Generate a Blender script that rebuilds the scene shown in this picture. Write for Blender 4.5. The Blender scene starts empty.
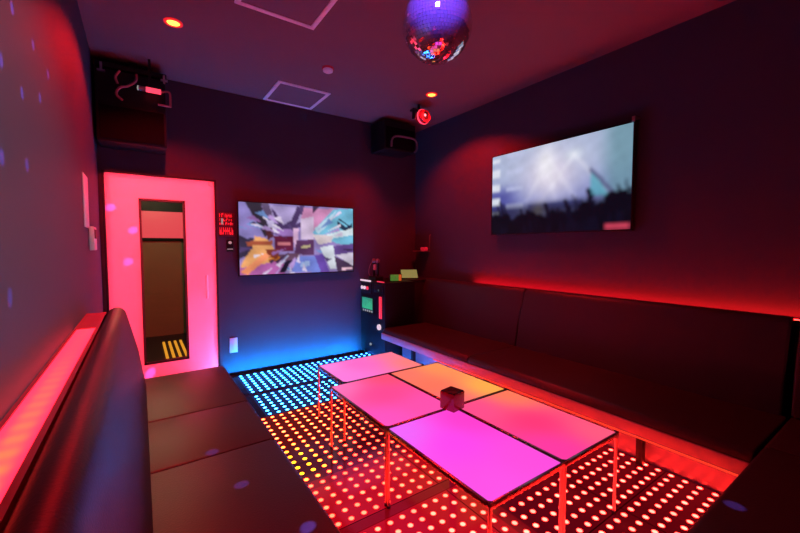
import bpy, bmesh, math, random
from mathutils import Vector, Matrix
random.seed(7)
PI = math.pi
SC = bpy.context.scene
COL = SC.collection

# ------------------------------------------------------------------ room numbers (metres)
XL, XR, YN, YB, ZC = -0.29, 3.27, -0.25, 4.35, 2.965
PITCH = 0.0715                       # spacing of the LED dots
LX0 = 0.757                          # first LED column

# ------------------------------------------------------------------ helpers
def lin(c):
    return tuple(((v/255.0)/12.92 if v/255.0 <= 0.04045 else ((v/255.0+0.055)/1.055)**2.4) for v in c)

class MB:
    def __init__(self):
        self.bm = bmesh.new()
    def box(self, x0, x1, y0, y1, z0, z1, bevel=0.0, seg=2, M=None):
        vs = [self.bm.verts.new((x, y, z)) for x in (x0, x1) for y in (y0, y1) for z in (z0, z1)]
        fs = [(0,1,3,2),(4,6,7,5),(0,4,5,1),(2,3,7,6),(0,2,6,4),(1,5,7,3)]
        faces = [self.bm.faces.new([vs[i] for i in f]) for f in fs]
        if bevel > 0:
            es = list({e for f in faces for e in f.edges})
            r = bmesh.ops.bevel(self.bm, geom=es, offset=bevel, segments=seg, affect='EDGES', profile=0.5)
            vs = list({v for f in r['faces'] for v in f.verts} | {v for v in vs if v.is_valid})
        if M is not None:
            bmesh.ops.transform(self.bm, matrix=M, verts=[v for v in vs if v.is_valid])
        return self
    def cyl(self, p0, p1, r, n=16, r2=None, caps=True):
        p0, p1 = Vector(p0), Vector(p1); r2 = r if r2 is None else r2
        d = (p1-p0).normalized()
        a = d.orthogonal().normalized(); b = d.cross(a)
        A = [self.bm.verts.new(p0 + (a*math.cos(2*PI*i/n) + b*math.sin(2*PI*i/n))*r) for i in range(n)]
        B = [self.bm.verts.new(p1 + (a*math.cos(2*PI*i/n) + b*math.sin(2*PI*i/n))*r2) for i in range(n)]
        for i in range(n):
            j = (i+1) % n
            self.bm.faces.new((A[i], A[j], B[j], B[i]))
        if caps:
            self.bm.faces.new(A[::-1]); self.bm.faces.new(B)
        return self
    def tube(self, pts, r, n=8, sub=6):
        P = [Vector(p) for p in pts]
        if sub > 1 and len(P) > 2:                       # Catmull-Rom
            Q = [P[0]*2-P[1]] + P + [P[-1]*2-P[-2]]; out = []
            for i in range(1, len(Q)-2):
                for k in range(sub):
                    t = k/sub
                    out.append(0.5*((2*Q[i]) + (Q[i+1]-Q[i-1])*t + (2*Q[i-1]-5*Q[i]+4*Q[i+1]-Q[i+2])*t*t + (3*Q[i]-Q[i-1]-3*Q[i+1]+Q[i+2])*t**3))
            P = out + [P[-1]]
        rings = []; a = None
        for i, p in enumerate(P):
            d = (P[min(i+1, len(P)-1)] - P[max(i-1, 0)]).normalized()
            a = d.orthogonal().normalized() if a is None else (a - d*a.dot(d)).normalized()
            b = d.cross(a)
            rings.append([self.bm.verts.new(p + (a*math.cos(2*PI*k/n) + b*math.sin(2*PI*k/n))*r) for k in range(n)])
        for A, B in zip(rings, rings[1:]):
            for k in range(n):
                j = (k+1) % n
                self.bm.faces.new((A[k], A[j], B[j], B[k]))
        self.bm.faces.new(rings[0][::-1]); self.bm.faces.new(rings[-1])
        return self
    def lathe(self, prof, c=(0,0,0), n=32, axis='z', flip=False):
        c = Vector(c); rings = []
        for r, h in prof:
            ring = []
            for i in range(n):
                t = 2*PI*i/n; u, v = r*math.cos(t), r*math.sin(t)
                p = {'z': (u, v, h), 'y': (u, h, v), 'x': (h, u, v)}[axis]
                ring.append(self.bm.verts.new(c + Vector(p)))
            rings.append(ring)
        for A, B in zip(rings, rings[1:]):
            for i in range(n):
                j = (i+1) % n
                self.bm.faces.new((A[i], A[j], B[j], B[i]))
        if prof[0][0] > 1e-5: self.bm.faces.new(rings[0][::-1])
        if prof[-1][0] > 1e-5: self.bm.faces.new(rings[-1])
        return self
    def prism(self, outline, axis, a, b, bevel=0.0, seg=2):
        """outline in the two other axes, extruded a..b along axis ('x','y','z')"""
        def P(u, v, w):
            return {'y': (u, w, v), 'x': (w, u, v), 'z': (u, v, w)}[axis]
        A = [self.bm.verts.new(P(u, v, a)) for u, v in outline]
        B = [self.bm.verts.new(P(u, v, b)) for u, v in outline]
        n = len(outline)
        fs = [self.bm.faces.new(A), self.bm.faces.new(B[::-1])]
        for i in range(n):
            j = (i+1) % n
            fs.append(self.bm.faces.new((A[i], B[i], B[j], A[j])))
        if bevel > 0:
            es = list(set(fs[0].edges) | set(fs[1].edges))
            bmesh.ops.bevel(self.bm, geom=es, offset=bevel, segments=seg, affect='EDGES', profile=0.5)
        return self
    def quad(self, *p):
        self.bm.faces.new([self.bm.verts.new(q) for q in p]); return self
    def build(self, name, mat, parent=None, loc=None, smooth=True, rotz=0, recalc=True):
        if recalc: bmesh.ops.recalc_face_normals(self.bm, faces=self.bm.faces)
        me = bpy.data.meshes.new(name); self.bm.to_mesh(me); self.bm.free()
        if smooth:
            for p in me.polygons: p.use_smooth = True
            me.set_sharp_from_angle(angle=math.radians(35))
        me.materials.append(mat)
        o = bpy.data.objects.new(name, me); COL.objects.link(o)
        if parent: o.parent = parent
        if loc: o.location = loc
        if rotz: o.rotation_euler.z = rotz
        return o

def tag(o, label, cat, group=None):
    o['label'] = label; o['category'] = cat
    if group: o['group'] = group
    return o
def thing(name, label, cat, loc=(0,0,0), rotz=0, group=None):
    o = bpy.data.objects.new(name, None); COL.objects.link(o)
    o.empty_display_size = 0.1; o.location = loc; o.rotation_euler.z = rotz
    return tag(o, label, cat, group)
def struct(o):
    o['kind'] = 'structure'; return o
def dup(root, loc, label, rotz=0):
    r = root.copy(); COL.objects.link(r); r.location = loc; r.rotation_euler.z = rotz; r['label'] = label
    for ch in list(root.children):
        c = ch.copy(); COL.objects.link(c); c.parent = r
        for g in list(ch.children):
            d = g.copy(); COL.objects.link(d); d.parent = c
    return r

# ------------------------------------------------------------------ materials
def nodes(name):
    m = bpy.data.materials.new(name); m.use_nodes = True
    nt = m.node_tree; b = nt.nodes['Principled BSDF']
    return m, nt, b
def pbr(name, col, rough=0.5, metal=0.0, spec=0.5, noise=0.0, nscale=8.0, bump=0.0, bscale=60.0, rvar=0.0, emis=None, estr=0.0):
    m, nt, b = nodes(name)
    b.inputs['Base Color'].default_value = (*col, 1); b.inputs['Roughness'].default_value = rough
    b.inputs['Metallic'].default_value = metal; b.inputs['Specular IOR Level'].default_value = spec
    tc = nt.nodes.new('ShaderNodeTexCoord')
    if noise > 0 or rvar > 0:
        n = nt.nodes.new('ShaderNodeTexNoise'); n.inputs['Scale'].default_value = nscale; n.inputs['Detail'].default_value = 4
        nt.links.new(tc.outputs['Object'], n.inputs['Vector'])
        if noise > 0:
            mx = nt.nodes.new('ShaderNodeMix'); mx.data_type = 'RGBA'
            mx.inputs[6].default_value = (*[c*(1-noise) for c in col], 1); mx.inputs[7].default_value = (*[min(1, c*(1+noise)) for c in col], 1)
            nt.links.new(n.outputs['Fac'], mx.inputs[0]); nt.links.new(mx.outputs[2], b.inputs['Base Color'])
        if rvar > 0:
            mr = nt.nodes.new('ShaderNodeMapRange'); mr.inputs[3].default_value = max(0.02, rough-rvar); mr.inputs[4].default_value = rough+rvar
            nt.links.new(n.outputs['Fac'], mr.inputs[0]); nt.links.new(mr.outputs[0], b.inputs['Roughness'])
    if bump > 0:
        n2 = nt.nodes.new('ShaderNodeTexNoise'); n2.inputs['Scale'].default_value = bscale; n2.inputs['Detail'].default_value = 3
        nt.links.new(tc.outputs['Object'], n2.inputs['Vector'])
        bp = nt.nodes.new('ShaderNodeBump'); bp.inputs['Strength'].default_value = bump; bp.inputs['Distance'].default_value = 0.004
        nt.links.new(n2.outputs['Fac'], bp.inputs['Height']); nt.links.new(bp.outputs['Normal'], b.inputs['Normal'])
    if emis:
        b.inputs['Emission Color'].default_value = (*emis, 1); b.inputs['Emission Strength'].default_value = estr
    return m
def attr_emit(name, attr, strength, base=(0.01,0.01,0.01), rough=0.15, spec=0.3):
    m, nt, b = nodes(name)
    b.inputs['Base Color'].default_value = (*base, 1); b.inputs['Roughness'].default_value = rough; b.inputs['Specular IOR Level'].default_value = spec
    a = nt.nodes.new('ShaderNodeAttribute'); a.attribute_name = attr
    nt.links.new(a.outputs['Color'], b.inputs['Emission Color']); b.inputs['Emission Strength'].default_value = strength
    return m

WALLC = (0.053, 0.056, 0.076)
M = {}
M['wall']    = pbr('dark_navy_wall', WALLC, 0.62, noise=0.08, nscale=3, bump=0.15, bscale=180, spec=0.3)
M['wallb']   = pbr('dark_navy_back_wall', WALLC, 0.6, noise=0.08, nscale=3, bump=0.15, bscale=180, spec=0.3)
M['ceiling'] = pbr('grey_ceiling', (0.185, 0.12, 0.115), 0.8, noise=0.05, nscale=2, bump=0.1, bscale=120, spec=0.2)
M['slab']    = pbr('black_subfloor', (0.012, 0.012, 0.014), 0.35, noise=0.2, nscale=10)
M['leather'] = pbr('dark_brown_leather', (0.033, 0.018, 0.018), 0.42, noise=0.15, nscale=5, bump=0.25, bscale=140, spec=0.4)
M['leatherd']= pbr('black_leather', (0.030, 0.021, 0.025), 0.47, noise=0.15, nscale=5, bump=0.25, bscale=140, spec=0.4)
M['piping']  = pbr('black_vinyl_piping', (0.02, 0.016, 0.018), 0.35)
M['trimmetal'] = pbr('brushed_steel_trim', (0.6, 0.55, 0.55), 0.3, metal=1.0)
M['chrome']  = pbr('chrome', (0.55, 0.50, 0.50), 0.38, metal=1.0, rvar=0.04, nscale=12)
M['rail']    = pbr('dark_chrome_rail', (0.30, 0.22, 0.24), 0.28, metal=1.0, rvar=0.05)
M['connector'] = pbr('black_corner_connector', (0.03, 0.02, 0.02), 0.4)
M['blackp']  = pbr('black_plastic', (0.010, 0.010, 0.011), 0.5, spec=0.25, noise=0.1, nscale=20)
M['blackm']  = pbr('black_powder_coat', (0.006, 0.006, 0.007), 0.5, spec=0.3, noise=0.1, nscale=30)
M['grille']  = pbr('speaker_grille_cloth', (0.004, 0.004, 0.004), 0.9, spec=0.1, bump=0.4, bscale=400)
M['riser']   = pbr('glossy_laminate_riser', (0.34, 0.30, 0.33), 0.2, noise=0.1, nscale=6)
M['white']   = pbr('white_plastic', (0.75, 0.74, 0.74), 0.4, noise=0.03, nscale=10)
M['doorw']   = pbr('white_door_laminate', (0.62, 0.58, 0.60), 0.38, noise=0.03, nscale=4)
M['whiteframe'] = pbr('white_enamel_frame', (0.92, 0.91, 0.91), 0.35, noise=0.02)
M['fascia']  = pbr('satin_laminate_fascia', (0.33, 0.28, 0.31), 0.35, noise=0.08, nscale=6)
M['redacr']  = pbr('dark_red_acrylic', (0.38, 0.008, 0.016), 0.2, spec=0.7, rvar=0.06, nscale=7)
M['redpaint']= pbr('red_glossy_shell', (0.55, 0.03, 0.05), 0.25, noise=0.1)
M['redsign'] = pbr('red_letter_vinyl', (0.75, 0.03, 0.05), 0.5, noise=0.1, nscale=40)
M['signback']= pbr('dark_sign_board', (0.10, 0.012, 0.018), 0.5, noise=0.2, nscale=30)
M['cable']   = pbr('red_rubber_cable', (0.45, 0.16, 0.18), 0.35, noise=0.1)
M['greycable'] = pbr('grey_rubber_cable', (0.20, 0.12, 0.13), 0.4, noise=0.1)
M['mirror']  = pbr('mirror_glass_tile', (0.92, 0.92, 0.94), 0.045, metal=0.86, rvar=0.02, nscale=30)
M['core']    = pbr('mirror_ball_core', (0.03, 0.03, 0.035), 0.5, noise=0.1)
M['green']   = pbr('green_card', (0.10, 0.34, 0.07), 0.5, noise=0.25, nscale=25)
M['yellow']  = pbr('pale_yellow_green_paper', (0.42, 0.44, 0.16), 0.5, noise=0.15, nscale=30)
M['orange']  = pbr('orange_card', (0.75, 0.22, 0.04), 0.5, noise=0.15, nscale=30)
M['corrwall']= pbr('brown_corridor_wall', (0.13, 0.15, 0.085), 0.6, noise=0.08, nscale=4)
M['corrdark']= pbr('dark_corridor_paint', (0.02, 0.015, 0.018), 0.6, noise=0.1)
M['cabinet'] = pbr('black_wood_cabinet', (0.022, 0.018, 0.020), 0.45, noise=0.25, nscale=14)
M['hatch']   = pbr('ceiling_hatch_panel', (0.175, 0.12, 0.12), 0.75, noise=0.05)
def emit(name, col, s, base=(0.05,0.05,0.05)):
    return pbr(name, base, 0.4, emis=col, estr=s, noise=0.02)
M['downl']   = emit('red_downlight_lens', (1.0, 0.16, 0.02), 9.0)
M['violet']  = emit('violet_stage_lens', (0.28, 0.10, 1.0), 14.0)
M['redled']  = emit('red_indicator', (1.0, 0.03, 0.06), 0.9)
M['redlens'] = emit('red_stage_lens', (1.0, 0.05, 0.10), 1.6)
M['whiteled']= emit('white_indicator', (1.0, 0.72, 0.85), 0.8)
M['dimwhite']= emit('dim_white_indicator', (0.8, 0.8, 0.75), 0.35)
M['pinkrefl'] = emit('pink_reflection_emit', (1.0, 0.07, 0.12), 1.3)
M['amber']   = emit('amber_floor_strip', (1.0, 0.42, 0.03), 1.3)

def glass_mat():
    m = bpy.data.materials.new('tinted_window_glass'); m.use_nodes = True; nt = m.node_tree
    nt.nodes.remove(nt.nodes['Principled BSDF']); out = nt.nodes['Material Output']
    t = nt.nodes.new('ShaderNodeBsdfTransparent'); t.inputs[0].default_value = (0.78, 0.76, 0.70, 1)
    g = nt.nodes.new('ShaderNodeBsdfGlossy'); g.inputs['Roughness'].default_value = 0.02
    f = nt.nodes.new('ShaderNodeFresnel'); f.inputs['IOR'].default_value = 1.5
    n = nt.nodes.new('ShaderNodeTexNoise'); n.inputs['Scale'].default_value = 2.0
    bp = nt.nodes.new('ShaderNodeBump'); bp.inputs['Strength'].default_value = 0.01
    nt.links.new(n.outputs['Fac'], bp.inputs['Height']); nt.links.new(bp.outputs['Normal'], g.inputs['Normal'])
    mx = nt.nodes.new('ShaderNodeMixShader')
    nt.links.new(f.outputs[0], mx.inputs[0]); nt.links.new(t.outputs[0], mx.inputs[1]); nt.links.new(g.outputs[0], mx.inputs[2])
    nt.links.new(mx.outputs[0], out.inputs['Surface'])
    return m
M['glass'] = glass_mat()

# LED floor: black glass, round lens pattern every PITCH, colour of each lens stored per cell
def led_mat():
    m, nt, b = nodes('led_floor_glass'); N = nt.nodes; L = nt.links
    b.inputs['Base Color'].default_value = (0.012, 0.010, 0.012, 1); b.inputs['Roughness'].default_value = 0.14; b.inputs['Specular IOR Level'].default_value = 0.28
    tc = N.new('ShaderNodeTexCoord'); sp = N.new('ShaderNodeSeparateXYZ'); L.new(tc.outputs['Object'], sp.inputs[0])
    def math_(op, a, c=None):
        n = N.new('ShaderNodeMath'); n.operation = op
        for i, v in enumerate((a, c)):
            if v is None: continue
            if isinstance(v, (int, float)): n.inputs[i].default_value = v
            else: L.new(v, n.inputs[i])
        return n.outputs[0]
    def cell(s):
        return math_('SUBTRACT', math_('FRACT', math_('ADD', math_('DIVIDE', s, PITCH), 100.5)), 0.5)
    fx, fy = cell(sp.outputs[0]), cell(sp.outputs[1])
    r = math_('SQRT', math_('ADD', math_('MULTIPLY', fx, fx), math_('MULTIPLY', fy, fy)))
    mr = N.new('ShaderNodeMapRange'); mr.interpolation_type = 'SMOOTHSTEP'
    mr.inputs[1].default_value = 0.225; mr.inputs[2].default_value = 0.13; L.new(r, mr.inputs[0])
    a = N.new('ShaderNodeAttribute'); a.attribute_name = 'led'
    g = N.new('ShaderNodeAttribute'); g.attribute_name = 'glow'
    mx = N.new('ShaderNodeMix'); mx.data_type = 'RGBA'
    L.new(mr.outputs[0], mx.inputs[0]); L.new(g.outputs['Color'], mx.inputs[6]); L.new(a.outputs['Color'], mx.inputs[7])
    L.new(mx.outputs[2], b.inputs['Emission Color']); b.inputs['Emission Strength'].default_value = 1.0
    return m
M['led'] = led_mat()
M['table'] = attr_emit('painted_light_top', 'lightcol', 1.0, base=(0.06,0.05,0.06), rough=0.3, spec=0.3)  # emission stands in for coloured light falling on the tops
M['screen'] = attr_emit('television_picture', 'pic', 1.0, base=(0.002,0.002,0.003), rough=0.3, spec=0.08)

# light ledge lens: pink diffuser, orange LEDs showing through along the middle
def ledge_mat(name, edge, core, s, spots):
    m, nt, b = nodes(name); N = nt.nodes; L = nt.links
    b.inputs['Base Color'].default_value = (0.25, 0.05, 0.07, 1); b.inputs['Roughness'].default_value = 0.35
    tc = N.new('ShaderNodeTexCoord'); sp = N.new('ShaderNodeSeparateXYZ'); L.new(tc.outputs['Object'], sp.inputs[0])
    def math_(op, a, c=None):
        n = N.new('ShaderNodeMath'); n.operation = op
        for i, v in enumerate((a, c)):
            if v is None: continue
            if isinstance(v, (int, float)): n.inputs[i].default_value = v
            else: L.new(v, n.inputs[i])
        return n.outputs[0]
    ax = math_('ABSOLUTE', sp.outputs[0])
    mr = N.new('ShaderNodeMapRange'); mr.interpolation_type = 'SMOOTHSTEP'
    mr.inputs[1].default_value = 0.034; mr.inputs[2].default_value = 0.006; L.new(ax, mr.inputs[0])
    wave = math_('ADD', math_('MULTIPLY', math_('SINE', math_('MULTIPLY', sp.outputs[1], 2*PI/spots)), 0.22), 0.62)
    fall = N.new('ShaderNodeMapRange'); fall.inputs[1].default_value = 0.85; fall.inputs[2].default_value = -0.75
    fall.inputs[3].default_value = 0.12; fall.inputs[4].default_value = 1.25; L.new(sp.outputs[1], fall.inputs[0])
    fac = math_('MINIMUM', math_('MULTIPLY', math_('MULTIPLY', mr.outputs[0], wave), fall.outputs[0]), 1.0)
    mx = N.new('ShaderNodeMix'); mx.data_type = 'RGBA'
    mx.inputs[6].default_value = (*edge, 1); mx.inputs[7].default_value = (*core, 1); L.new(fac, mx.inputs[0])
    L.new(mx.outputs[2], b.inputs['Emission Color']); b.inputs['Emission Strength'].default_value = s
    return m
M['ledgeL'] = ledge_mat('pink_led_diffuser', (5.0, 0.045, 0.13), (4.5, 0.30, 0.05), 1.1, 0.075)
M['ledgeR'] = ledge_mat('red_led_diffuser', (1.0, 0.004, 0.012), (1.0, 0.02, 0.01), 26.0, 0.075)

# ------------------------------------------------------------------ colour-field meshes
def set_attr(o, name, dom, cols):
    a = o.data.color_attributes.new(name, 'FLOAT_COLOR', dom)
    for i, c in enumerate(cols): a.data[i].color = (*c, 1)

def sm(a, b, x):
    t = min(1, max(0, (x-a)/(b-a))); return t*t*(3-2*t)
def mix(a, b, t): return tuple(p*(1-t)+q*t for p, q in zip(a, b))

# ------------------------------------------------------------------ SETTING
T = 0.12
struct(MB().box(XL-T, XR+T, YN-T, YB+T, -0.14, -0.035).build('floor', M['slab'], smooth=False))
struct(MB().box(XL-T, XR+T, YN-T, YB+T, ZC, ZC+T).build('ceiling', M['ceiling'], smooth=False))
struct(MB().box(XL-T, XL, YN-T, YB+T, -0.035, ZC).build('wall_left', M['wall'], smooth=False))
struct(MB().box(XR, XR+T, YN-T, YB+T, -0.035, ZC).build('wall_right', M['wall'], smooth=False))
struct(MB().box(XL, XR, YN-T, YN, -0.035, ZC).build('wall_front', M['wall'], smooth=False))
DX0, DX1, DZ1 = -0.262, 0.672, 2.04
wb = MB().box(XL, DX0, YB, YB+T, -0.035, ZC).box(DX1, XR, YB, YB+T, -0.035, ZC).box(DX0, DX1, YB, YB+T, DZ1, ZC)
struct(wb.build('wall_back', M['wallb'], smooth=False))

# door: leaf with a tall glazed slot, black frame, bar handle, closer
d = thing('door_1', 'white door with tall narrow glazed slot, washed red', 'door', (0.2, YB, 0)); d['kind'] = 'structure'
fr = MB()
fr.box(-0.462, -0.447, -0.012, 0.10, -0.03, 2.04).box(0.457, 0.472, -0.012, 0.10, -0.03, 2.04).box(-0.462, 0.472, -0.012, 0.10, 2.026, 2.04)
fr.build('door_frame', M['blackm'], d, smooth=False)
gx0, gx1, gz0, gz1 = -0.192, 0.184, 0.212, 1.805
lf = MB().box(-0.445, gx0, 0.0, 0.045, 0.006, 2.024).box(gx1, 0.455, 0.0, 0.045, 0.006, 2.024)
lf.box(gx0, gx1, 0.0, 0.045, 0.006, gz0).box(gx0, gx1, 0.0, 0.045, gz1, 2.024)
lf.build('door_leaf', M['doorw'], d, smooth=False)
wf = MB(); w = 0.016
wf.box(gx0-0.004, gx0+w, -0.006, 0.05, gz0-0.004, gz1+0.004).box(gx1-w, gx1+0.004, -0.006, 0.05, gz0-0.004, gz1+0.004)
wf.box(gx0, gx1, -0.006, 0.05, gz0-0.004, gz0+w).box(gx0, gx1, -0.006, 0.05, gz1-w, gz1+0.004)
wf.build('glazing_bead', M['blackp'], d, smooth=False)
MB().box(gx0+0.01, gx1-0.01, 0.02, 0.026, gz0+0.01, gz1-0.01).build('glass_pane', M['glass'], d, smooth=False)
h = MB().cyl((0.36, -0.045, 0.82), (0.36, -0.045, 1.06), 0.012).cyl((0.36, 0, 0.85), (0.36, -0.045, 0.85), 0.008).cyl((0.36, 0, 1.03), (0.36, -0.045, 1.03), 0.008)
h.build('handle', M['white'], d)
MB().box(0.405, 0.43, -0.02, 0.0, 1.975, 2.015, 0.003).build('catch', M['white'], d)

# corridor beyond the door (seen through the glass)
struct(MB().box(-1.1, 1.6, YB+T, 6.9, -0.14, -0.035).build('floor_corridor', M['corrdark'], smooth=False))
struct(MB().box(-1.1, 1.6, YB+T, 6.9, 2.6, 2.7).build('ceiling_corridor', M['corrdark'], smooth=False))
struct(MB().box(-1.2, -1.1, YB+T, 6.9, -0.14, 2.7).build('wall_corridor_left', M['corrdark'], smooth=False))
struct(MB().box(1.6, 1.7, YB+T, 6.9, -0.14, 2.7).build('wall_corridor_right', M['corrdark'], smooth=False))
cw = struct(MB().box(-1.2, 1.7, 6.9, 7.0, -0.14, 2.7).build('wall_corridor_back', M['corrwall'], smooth=False))
t = thing('pink_reflection_panel', 'added pink panel standing in for a reflection in the top of the door glass', 'reflection panel', (0.3, 6.9, 1.45))  # added emissive panel in place of a pink reflection in the glass
MB().box(-0.9, 0.9, -0.05, 0, 0, 0.035).box(-0.9, 0.9, -0.05, 0, 0.44, 0.95).build('housing', M['blackm'], t, smooth=False)
MB().box(-0.9, 0.9, -0.045, -0.004, 0.036, 0.439).build('pink_panel', M['pinkrefl'], t, smooth=False)
t = thing('corridor_floor_light', 'slanting amber light strips low behind the door glass', 'floor light', (0.345, 5.75, -0.035))
for k in range(4):
    MB().box(-0.115+0.07*k, -0.085+0.07*k, -0.55, 0.6, 0, 0.02, 0.004).build('light_strip', M['amber'], t)

# ------------------------------------------------------------------ LED floor
def led_colors(x, y):
    """(lens colour, glow between lenses) of the floor's running pattern, HDR"""
    if y > 3.02:
        c = (1.0, 10.5, 42.0) if x < 1.6 else (1.0, 8.0, 42.0)
        g = (0.0005, 0.022, 0.085)
        return c, g
    orange, yellow, red = (26, 1.7, 0.42), (12, 3.8, 0.06), (40, 0.60, 0.26)
    hot = (52, 0.85, 0.60)
    t = sm(1.65, 0.95, x) * sm(2.15, 2.75, y)
    c = mix(red, orange, t)
    ty = sm(1.02, 0.80, x) * sm(2.02, 2.12, y) * sm(2.60, 2.30, y)
    c = mix(c, yellow, ty)
    c = mix(c, hot, sm(1.9, 1.0, y))
    g = (0.06, 0.0006, 0.002)
    g = mix(g, (0.11, 0.006, 0.0005), t)
    g = mix(g, (0.46, 0.001, 0.006), sm(2.10, 1.90, y) * sm(1.55, 1.35, x))
    g = mix(g, (0.10, 0.0006, 0.003), sm(1.45, 1.6, x))
    return c, g
lf = thing('led_dance_floor', 'black glass floor with glowing LED dots running blue, orange, yellow and red', 'light floor', (0.0, 0.0, -0.035))
def led_panel(k0, k1, ya, n, py):
    """columns k0..k1 (exclusive), n rows from ya upwards with row spacing py"""
    w, bm = k1-k0, bmesh.new()
    V = [[bm.verts.new((PITCH*(i-0.5), PITCH*(j-0.5), 0)) for i in range(w+1)] for j in range(n+1)]
    for j in range(n):
        for i in range(w):
            bm.faces.new((V[j][i], V[j][i+1], V[j+1][i+1], V[j+1][i]))
    bd = [e for e in bm.edges if e.is_boundary]
    r = bmesh.ops.extrude_edge_only(bm, edges=bd)                 # the tile's rim
    for v in [g for g in r['geom'] if isinstance(g, bmesh.types.BMVert)]: v.co.z = -0.034
    me = bpy.data.meshes.new('floor_panel'); bm.to_mesh(me); bm.free()
    me.materials.append(M['led'])
    o = bpy.data.objects.new('floor_panel', me); COL.objects.link(o); o.parent = lf
    sy = py/PITCH; gap = 0.0025
    o.location = (LX0 + PITCH*k0, ya, 0.035); o.scale = (1, sy, 1)
    # shrink the tile outline a hair so that seams show
    W, H = PITCH*w, PITCH*n
    for v in me.vertices:
        if abs(v.co.x + PITCH/2) < 1e-5: v.co.x += gap
        if abs(v.co.x - (W - PITCH/2)) < 1e-5: v.co.x -= gap
        if abs(v.co.y + PITCH/2) < 1e-5: v.co.y += gap
        if abs(v.co.y - (H - PITCH/2)) < 1e-5: v.co.y -= gap
    led, glow = [], []
    for p in me.polygons:
        i = round(p.center.x/PITCH); j = round(p.center.y/PITCH)
        i = min(max(i, 0), w-1); j = min(max(j, 0), n-1)
        c, g = led_colors(LX0 + PITCH*(k0+i), ya + py*j)
        rnd = random.Random(1000*(k0+i) + j + int(ya*977))
        s = rnd.uniform(0.82, 1.15)
        c = tuple(v*s for v in c)
        if ya + py*j > 3.02 and k0+i == 0: c = g = (0.001, 0.003, 0.006)     # unlit first column in the blue part
        if abs(p.normal.z) < 0.5: c = g = (0, 0, 0)
        for _ in p.loop_indices: led.append(c); glow.append(g)
    set_attr(o, 'led', 'CORNER', led); set_attr(o, 'glow', 'CORNER', glow)
    return o
KS = ((0, 9), (9, 18), (18, 26))
for k0, k1 in KS:
    led_panel(k0, k1, 3.616, 8, 0.073)
    for q in range(3): led_panel(k0, k1, 1.627 + 9*PITCH*q, 9, PITCH)
    led_panel(k0, k1, 1.491 - 8*0.06925, 9, 0.06925)
    led_panel(k0, k1, 1.491 - 15*0.06925, 7, 0.06925)
MB().box(LX0-0.03, LX0+PITCH*25.5, 3.521, 3.578, 0.001, 0.0335).build('joint_strip', M['slab'], lf, smooth=False)
jb = MB(); x0 = LX0-PITCH/2
for k in range(26): jb.quad((x0+PITCH*k, 1.5285, 0.0345), (x0+PITCH*(k+1), 1.5285, 0.0345), (x0+PITCH*(k+1), 1.5895, 0.0345), (x0+PITCH*k, 1.5895, 0.0345))
bmesh.ops.remove_doubles(jb.bm, verts=jb.bm.verts, dist=1e-5)
ex = bmesh.ops.extrude_edge_only(jb.bm, edges=[e for e in jb.bm.edges if e.is_boundary])
for g_ in ex['geom']:
    if isinstance(g_, bmesh.types.BMVert): g_.co.z = 0.001
jo = jb.build('joint_strip', M['led'], lf, smooth=False); cl_ = []
for p in jo.data.polygons:
    g_ = led_colors(p.center.x, 1.45)[1]
    cl_ += [tuple(v*0.45 for v in g_)]*len(p.loop_indices)
set_attr(jo, 'led', 'CORNER', cl_); set_attr(jo, 'glow', 'CORNER', cl_)
er = MB()
er.box(LX0-0.042, LX0-0.036, 0.42, 4.2, 0.0, 0.0375).box(LX0-0.042, 2.34, 4.2, 4.206, 0.0, 0.0375)
er.build('edge_trim', M['trimmetal'], lf, smooth=False)
MB().box(0.70, 2.33, 4.216, 4.236, 0.006, 0.018).build('hidden_blue_fill', emit('blue_wall_fill', (0.003, 0.26, 1.0), 270.0), lf, smooth=False)  # hidden emitter added to throw blue onto the lower back wall
MB().box(0.69, 2.34, 4.2075, 4.213, 0.0, 0.064).box(0.69, 2.34, 4.2075, 4.30, 0.0, 0.006).build('hidden_fill_channel', M['blackm'], lf, smooth=False)
# ------------------------------------------------------------------ low tables, coloured light painted into their tops
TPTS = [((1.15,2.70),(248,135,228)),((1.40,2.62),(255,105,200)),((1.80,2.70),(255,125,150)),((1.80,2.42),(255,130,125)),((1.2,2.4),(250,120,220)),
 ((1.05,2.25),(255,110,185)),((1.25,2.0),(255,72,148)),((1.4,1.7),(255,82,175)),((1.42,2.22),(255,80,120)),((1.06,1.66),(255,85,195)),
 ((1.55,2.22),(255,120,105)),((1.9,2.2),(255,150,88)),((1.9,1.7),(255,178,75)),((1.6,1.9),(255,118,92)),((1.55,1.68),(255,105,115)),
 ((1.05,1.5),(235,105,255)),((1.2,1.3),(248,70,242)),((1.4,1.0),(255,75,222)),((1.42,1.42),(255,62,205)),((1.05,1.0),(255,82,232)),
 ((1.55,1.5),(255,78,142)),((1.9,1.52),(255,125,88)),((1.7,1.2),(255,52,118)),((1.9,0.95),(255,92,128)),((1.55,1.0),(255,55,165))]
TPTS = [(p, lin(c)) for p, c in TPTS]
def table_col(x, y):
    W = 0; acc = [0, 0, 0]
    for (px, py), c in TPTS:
        if (px > 1.48) != (x > 1.48) and y < 2.3 and py < 2.3: continue       # painted light keeps to its own panel
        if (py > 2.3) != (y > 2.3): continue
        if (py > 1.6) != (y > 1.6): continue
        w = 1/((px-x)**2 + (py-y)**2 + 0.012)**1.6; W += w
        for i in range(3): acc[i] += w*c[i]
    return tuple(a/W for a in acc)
TW, TD, TH = 0.468, 0.70, 0.42
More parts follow.
